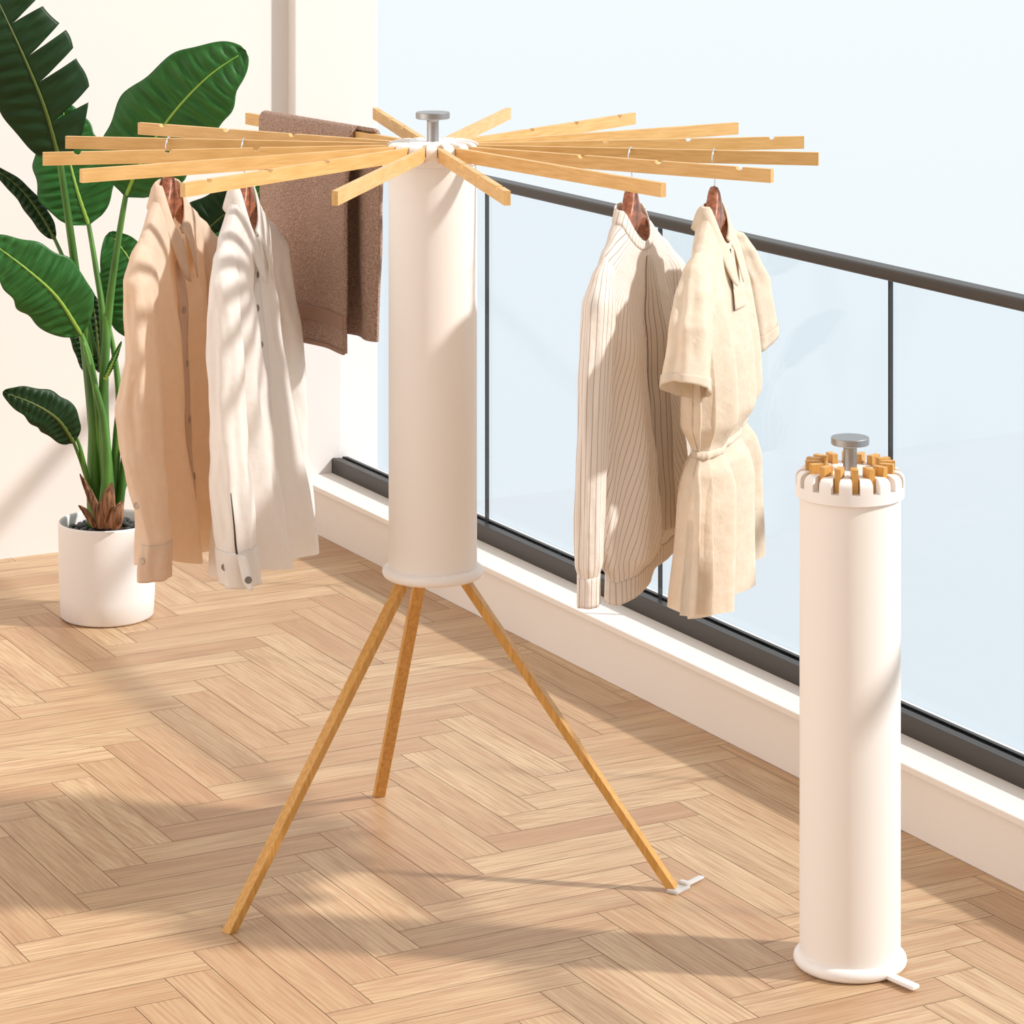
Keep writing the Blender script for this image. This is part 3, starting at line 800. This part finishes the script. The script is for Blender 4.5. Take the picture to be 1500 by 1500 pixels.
# local x runs out along the arm, local +y is the rack's front left side of it
def towel_fn(x0, x1, Lf, Lb, gap=.009):
    def g(u, v):
        # v: -1 back hem .. 0 arm top .. 1 front hem ; returns point
        x = x0 + (x1 - x0) * u
        if v >= 0: Ls = Lf * v; sgn = 1
        else: Ls = Lb * -v; sgn = -1
        if Ls < .018: an = Ls / .018 * PI / 2; y = sgn * gap * math.sin(an); z = .006 + gap * math.cos(an) - gap
        else: y = sgn * (gap + .004 * min(1, Ls / .1)); z = .006 - gap - (Ls - .018)
        k = min(1, Ls / .12)
        y += k * (.006 * math.sin(u * 9 + Ls * 3 + sgn) + .003 * ns(x * 14, Ls * 9, sgn))
        x += k * .004 * ns(Ls * 6, u * 3, 5 * sgn) + (.010 * Ls / .35 if u < .5 else -.004 * Ls / .35) * abs(u - .5) * 2
        return Vector((x, y, z))
    return g
g = towel_fn(.236, .556, .388, .05)
rows = [[g(j / 70, -1 + 2 * i / 120) for j in range(71)] for i in range(121)]
solid(obj('towel_sheet', grid(rows), M['towel'], tl), .007)
g2 = towel_fn(.186, .34, .03, .362, .011)
rows = [[g2(j / 30, -1 + (1.0) * i / 90) for j in range(31)] for i in range(91)]
solid(obj('folded_layer', grid(rows), M['towel'], tl), .007)
for v0, v1 in ((.835, .90),):
    rows = [[g(j / 70, v0 + (v1 - v0) * i / 8) + Vector((0, .0042, 0)) for j in range(71)] for i in range(9)]
    solid(obj('woven_band', grid(rows), M['towelband'], tl), .0012)
# rolled hem edge
rows = [[g(j / 70, .985 + .02 * i / 3) + Vector((0, .003, 0)) for j in range(71)] for i in range(4)]
solid(obj('hem', grid(rows), M['towelband'], tl), .0035)

# ------------------------------------------------------------------ the potted plant
PY = 6.24; PX = -.8605
pp = thing('potted_plant', 'tall broad-leaved bird of paradise plant in a white cylindrical pot by the back wall', 'plant', C(PX, PY))
P0 = C(PX, PY)
def loc_(v): return v - P0
pr = [(0, 0.002), (.094, 0.002), (.098, .006), (.1005, .05), (.1035, .199), (.1030, .203), (.1010, .205), (.0985, .203), (.0975, .199), (.095, .165), (0, .165)]
obj('pot', lathe(pr, 96), M['pot'], pp, angle=50)
bm = lathe([(0, .187), (.05, .186), (.0970, .181), (.0960, .170), (0, .170)], 48); obj('soil', bm, M['soil'], pp)

def leaf(mid, wl, wr, Y=None, curl=.35, tears=0, m='leaf', slant=.35, droop=0.0, petiole=None, prad=(.0055, .0035), seed=0, fold=.25, ndir=None):
    """mid: [(px, py, Y)...] base to tip; wl/wr: half widths (m) left and right of the midrib seen from the base"""
    mp_ = catmull([loc_(at(*q)) for q in mid], 60)
    n = 60
    view = (loc_(C(0, 0, EYE)) - mp_[30]).normalized() if ndir is None else Vector(ndir).normalized()
    T = [(mp_[min(i + 1, n)] - mp_[max(i - 1, 0)]).normalized() for i in range(n + 1)]
    Lm = sum((mp_[i + 1] - mp_[i]).length for i in range(n))
    shape = lambda t: (math.sin(PI * min(1, t ** .72)) ** .54) * (1 - .15 * t) if 0 < t < 1 else 0.0
    bm = bmesh.new(); uvl = bm.loops.layers.uv.new('UVMap')
    rnd = random.Random(seed)
    for side, wmax in ((-1, wl), (1, wr)):
        if tears and side == 1: cuts = sorted([rnd.uniform(.15 + .8 * k / tears, .15 + .8 * (k + .75) / tears) for k in range(tears)])
        else: cuts = []
        bounds = [0.0] + cuts + [1.0]
        for t0, t1 in zip(bounds, bounds[1:]):
            m_ = max(3, int((t1 - t0) * 80)); J = 14; grid_ = []
            for i in range(m_ + 1):
                row = []
                for j in range(J + 1):
                    q = j / J
                    tt = t0 + (t1 - t0) * i / m_
                    if cuts:      # lobes narrow towards the edge
                        g_ = .17 * (t1 - t0) * max(0, q - .12) ** 1.2
                        tt = (t0 + (g_ if t0 > 0 else 0)) + ((t1 - (g_ if t1 < 1 else 0)) - (t0 + (g_ if t0 > 0 else 0))) * i / m_
                    fi = tt * n; a = min(int(fi), n - 1); fr = fi - a
                    c = mp_[a].lerp(mp_[a + 1], fr); tg = T[a].lerp(T[a + 1], fr).normalized()
                    nr = (view - tg * view.dot(tg)).normalized(); sd = tg.cross(nr) * side
                    wd = wmax * shape(tt) * (1 + .05 * math.sin(tt * 23 + seed) + .03 * ns(tt * 9, seed, side))
                    x = wd * q
                    sl = slant * wd * q * (1 - .55 * tt)
                    if tt + sl / Lm > 1.02: sl = max(0, (1.02 - tt)) * Lm
                    h = fold * x - curl * x * x / max(wmax, .01) - droop * x * q
                    h += .0034 * math.sin(tt * 88 + 3 * q) * math.sin(PI * min(1, q * 1.1)) + .006 * ns(tt * 4, q * 2 + seed, side) * q
                    row.append((bm.verts.new(c + sd * x * (1 - .10 * q * abs(curl)) + nr * h + tg * sl), (tt, q)))
                grid_.append(row)
            for i in range(m_):
                for j in range(J):
                    qd = [grid_[i][j], grid_[i][j + 1], grid_[i + 1][j + 1], grid_[i + 1][j]]
                    fc = bm.faces.new([v for v, _ in qd])
                    for lp, (_, uv) in zip(fc.loops, qd): lp[uvl].uv = uv
    bmesh.ops.remove_doubles(bm, verts=bm.verts[:], dist=.00002)
    lf = solid(obj('leaf', bm, M[m], pp), .0009)
    bm = tube(bmesh.new(), [mp_[i] + Vector((0, 0, 0)) for i in range(0, n - 2)], [.0042 * (1 - .85 * i / n) + .0004 for i in range(0, n - 2)], 8)
    obj('midrib', bm, M['rib_shaded' if m == 'leaf_shaded' else 'rib'], lf)
    if petiole:
        pts = [mp_[2], mp_[0]] + [loc_(at(*q)) for q in petiole]
        pts = catmull(pts, 40); k = len(pts)
        bm = tube(bmesh.new(), pts, [prad[1] + (prad[0] - prad[1]) * i / k for i in range(k)], 10)
        obj('petiole', bm, M['stem'], lf)
    return lf
B0 = PY
# upper left torn leaf
leaf([(88, 238, 6.20), (66, 160, 6.17), (38, 90, 6.15), (8, 25, 6.15), (-25, -45, 6.18)], .098, .112, tears=5, m='leaf_shaded', slant=.38, curl=.25, fold=.10,
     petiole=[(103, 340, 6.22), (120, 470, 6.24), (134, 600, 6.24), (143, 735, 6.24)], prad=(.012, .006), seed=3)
# big top leaf
leaf([(184, 288, 6.22), (208, 235, 6.20), (252, 168, 6.18), (305, 112, 6.17), (360, 74, 6.18)], .112, .116, slant=.28, curl=.22, fold=.12, seed=5,
     petiole=[(172, 360, 6.22), (160, 450, 6.23), (152, 560, 6.24), (150, 735, 6.24)], prad=(.012, .004))
# behind it
leaf([(130, 330, 6.30), (112, 275, 6.30), (98, 215, 6.32), (92, 150, 6.34)], .088, .094, slant=.25, curl=.2, fold=.15, seed=8,
     petiole=[(140, 390, 6.28), (150, 460, 6.26), (152, 560, 6.25)], prad=(.008, .004))
# mid left leaf
leaf([(119, 490, 6.20), (84, 436, 6.14), (40, 395, 6.10), (-20, 350, 6.08)], .080, .078, slant=.30, curl=.25, fold=.12, seed=11,
     petiole=[(133, 530, 6.2), (143, 600, 6.22), (150, 730, 6.24)], prad=(.008, .0045))
# low left leaf
leaf([(108, 648, 6.16), (85, 615, 6.12), (50, 592, 6.09), (4, 574, 6.07)], .044, .046, slant=.25, curl=.3, fold=.12, seed=14, m='leaf_shaded',
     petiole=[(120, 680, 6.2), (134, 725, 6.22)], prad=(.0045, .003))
# narrow side-on leaf on the far left
leaf([(80, 350, 6.32), (58, 312, 6.33), (25, 272, 6.34), (-25, 235, 6.35)], .026, .020, slant=.25, curl=.6, fold=.5, seed=17, m='leaf_shaded',
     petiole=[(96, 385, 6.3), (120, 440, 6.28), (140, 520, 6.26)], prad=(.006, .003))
# leaf behind the beige shirt
leaf([(212, 500, 6.38), (208, 440, 6.38), (192, 385, 6.38), (160, 340, 6.38)], .100, .060, slant=.20, curl=.25, fold=.15, seed=20,
     petiole=[(206, 560, 6.34), (188, 650, 6.3), (165, 745, 6.26)], prad=(.009, .005))
# leaves behind and between the shirts
leaf([(262, 400, 6.44), (292, 350, 6.44), (332, 312, 6.44), (382, 280, 6.42)], .074, .062, slant=.25, curl=.3, fold=.15, seed=23, m='leaf_shaded',
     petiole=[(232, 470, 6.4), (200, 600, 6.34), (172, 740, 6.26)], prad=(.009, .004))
leaf([(300, 420, 6.40), (322, 372, 6.40), (352, 340, 6.38), (388, 262, 6.36)], .040, .034, slant=.2, curl=.3, fold=.2, seed=24,
     petiole=[(262, 500, 6.38), (215, 610, 6.32), (172, 740, 6.26)], prad=(.007, .003))
# dark young leaves beside the stalks
leaf([(128, 545, 6.31), (120, 505, 6.32), (104, 470, 6.33), (90, 446, 6.33)], .022, .018, slant=.2, curl=.5, fold=.4, seed=26, m='leaf_shaded',
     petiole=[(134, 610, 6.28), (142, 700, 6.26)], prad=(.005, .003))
leaf([(146, 545, 6.33), (143, 500, 6.33), (138, 455, 6.34), (130, 420, 6.34)], .020, .020, slant=.2, curl=.4, fold=.3, seed=28, m='leaf_shaded')
leaf([(154, 555, 6.19), (162, 538, 6.18), (170, 520, 6.18), (178, 500, 6.18)], .008, .007, slant=.2, curl=.4, fold=.3, seed=31)
# stalk sheaths: thick overlapping stems, each swelling to the base
for i, (pts, r0, r1) in enumerate([
        ([(141, 770, 6.235), (138, 700, 6.235), (138, 620, 6.235), (131, 540, 6.235), (124, 470, 6.235)], .020, .008),
        ([(158, 770, 6.225), (157, 700, 6.22), (152, 620, 6.22), (153, 540, 6.225), (156, 460, 6.23)], .018, .007),
        ([(166, 770, 6.25), (168, 700, 6.25), (171, 640, 6.25), (174, 580, 6.26), (164, 500, 6.28), (145, 430, 6.29)], .013, .004),
        ([(150, 770, 6.195), (156, 690, 6.19), (152, 620, 6.19), (138, 560, 6.19), (122, 500, 6.195)], .014, .004),
        ([(172, 765, 6.24), (180, 700, 6.24), (184, 640, 6.25), (192, 580, 6.27)], .010, .006),
        ([(138, 745, 6.22), (128, 700, 6.2), (118, 658, 6.18), (108, 632, 6.17)], .006, .003)]):
    p_ = catmull([loc_(at(*q)) for q in pts], 36)
    bm = tube(bmesh.new(), p_, [r0 + (r1 - r0) * (k / 36) ** .8 for k in range(37)], 14); obj('stalk', bm, M['stem'], pp)
# dry husks round the foot
def husk(base, mid, tip, wd, seed):
    a, b_, c = [loc_(at(*q)) for q in (base, mid, tip)]; pts = catmull([a, b_, c], 20); rows = []
    for i, p in enumerate(pts):
        t = i / 20; ww = wd * (math.sin(PI * min(1, .28 + .72 * t)) ** .8 + .04)
        tg = (pts[min(i + 1, 20)] - pts[max(i - 1, 0)]).normalized(); side = tg.cross(C(0, -1) + Vector((0, 0, .15))).normalized(); nr = side.cross(tg).normalized()
        if nr.dot(C(0, -1)) < 0: nr = -nr
        rows.append([p + side * ww * (q - .5) * 2 + nr * (ww * .75 * math.cos((q - .5) * PI) + .0012 * math.sin(q * 40 + i * .2)) for q in [k / 14 for k in range(15)]])
    solid(obj('husk', grid(rows), M['husk'], pp), .0016)
husk((157, 772, 6.16), (158, 735, 6.145), (164, 707, 6.15), .0155, 1)
husk((150, 770, 6.17), (134, 730, 6.18), (117, 694, 6.185), .0085, 2)
husk((168, 772, 6.14), (172, 752, 6.13), (179, 734, 6.14), .0135, 3)
husk((140, 772, 6.15), (127, 752, 6.15), (115, 740, 6.15), .0065, 4)
husk((148, 774, 6.15), (147, 752, 6.15), (145, 735, 6.16), .0090, 5)

# pebbles on the soil
rnd = random.Random(12); placed = []
tries = 0
def pebble_mesh(seed):
    bm = bmesh.new(); bmesh.ops.create_icosphere(bm, subdivisions=3, radius=1.0)
    for v in bm.verts:
        v.co *= 1 + .12 * ns(v.co.x + seed * 5, v.co.y, v.co.z)
        v.co.z *= .68
    me = bpy.data.meshes.new('pebble'); bm.to_mesh(me); bm.free(); me.materials.append(M['stone'])
    for p_ in me.polygons: p_.use_smooth = True
    return me
pm = [pebble_mesh(i) for i in range(5)]
while len(placed) < 44 and tries < 4000:
    tries += 1
    r = rnd.uniform(.0065, .0125); R_ = .087 * math.sqrt(rnd.random()); a = rnd.uniform(0, 2 * PI)
    x, y = R_ * math.cos(a), R_ * math.sin(a)
    if R_ + r > .090 or math.hypot(x, y) < .036 + r * .3: continue
    if any(math.hypot(x - q[0], y - q[1]) < (r + q[2]) * 1.02 for q in placed): continue
    placed.append((x, y, r))
for i, (x, y, r) in enumerate(placed):
    o = bpy.data.objects.new('pebble', pm[i % 5]); COL.objects.link(o)
    o.scale = (r, r * rnd.uniform(.85, 1.0), r); o.rotation_euler = (0, 0, rnd.uniform(0, 6))
    o.location = (P0.x + x, P0.y + y, .1865 - .004 * math.hypot(x, y) / .09 + r * .6)
    tag(o, 'smooth charcoal pebble lying on the soil in the white pot', 'pebble', 'charcoal pebbles in the plant pot')
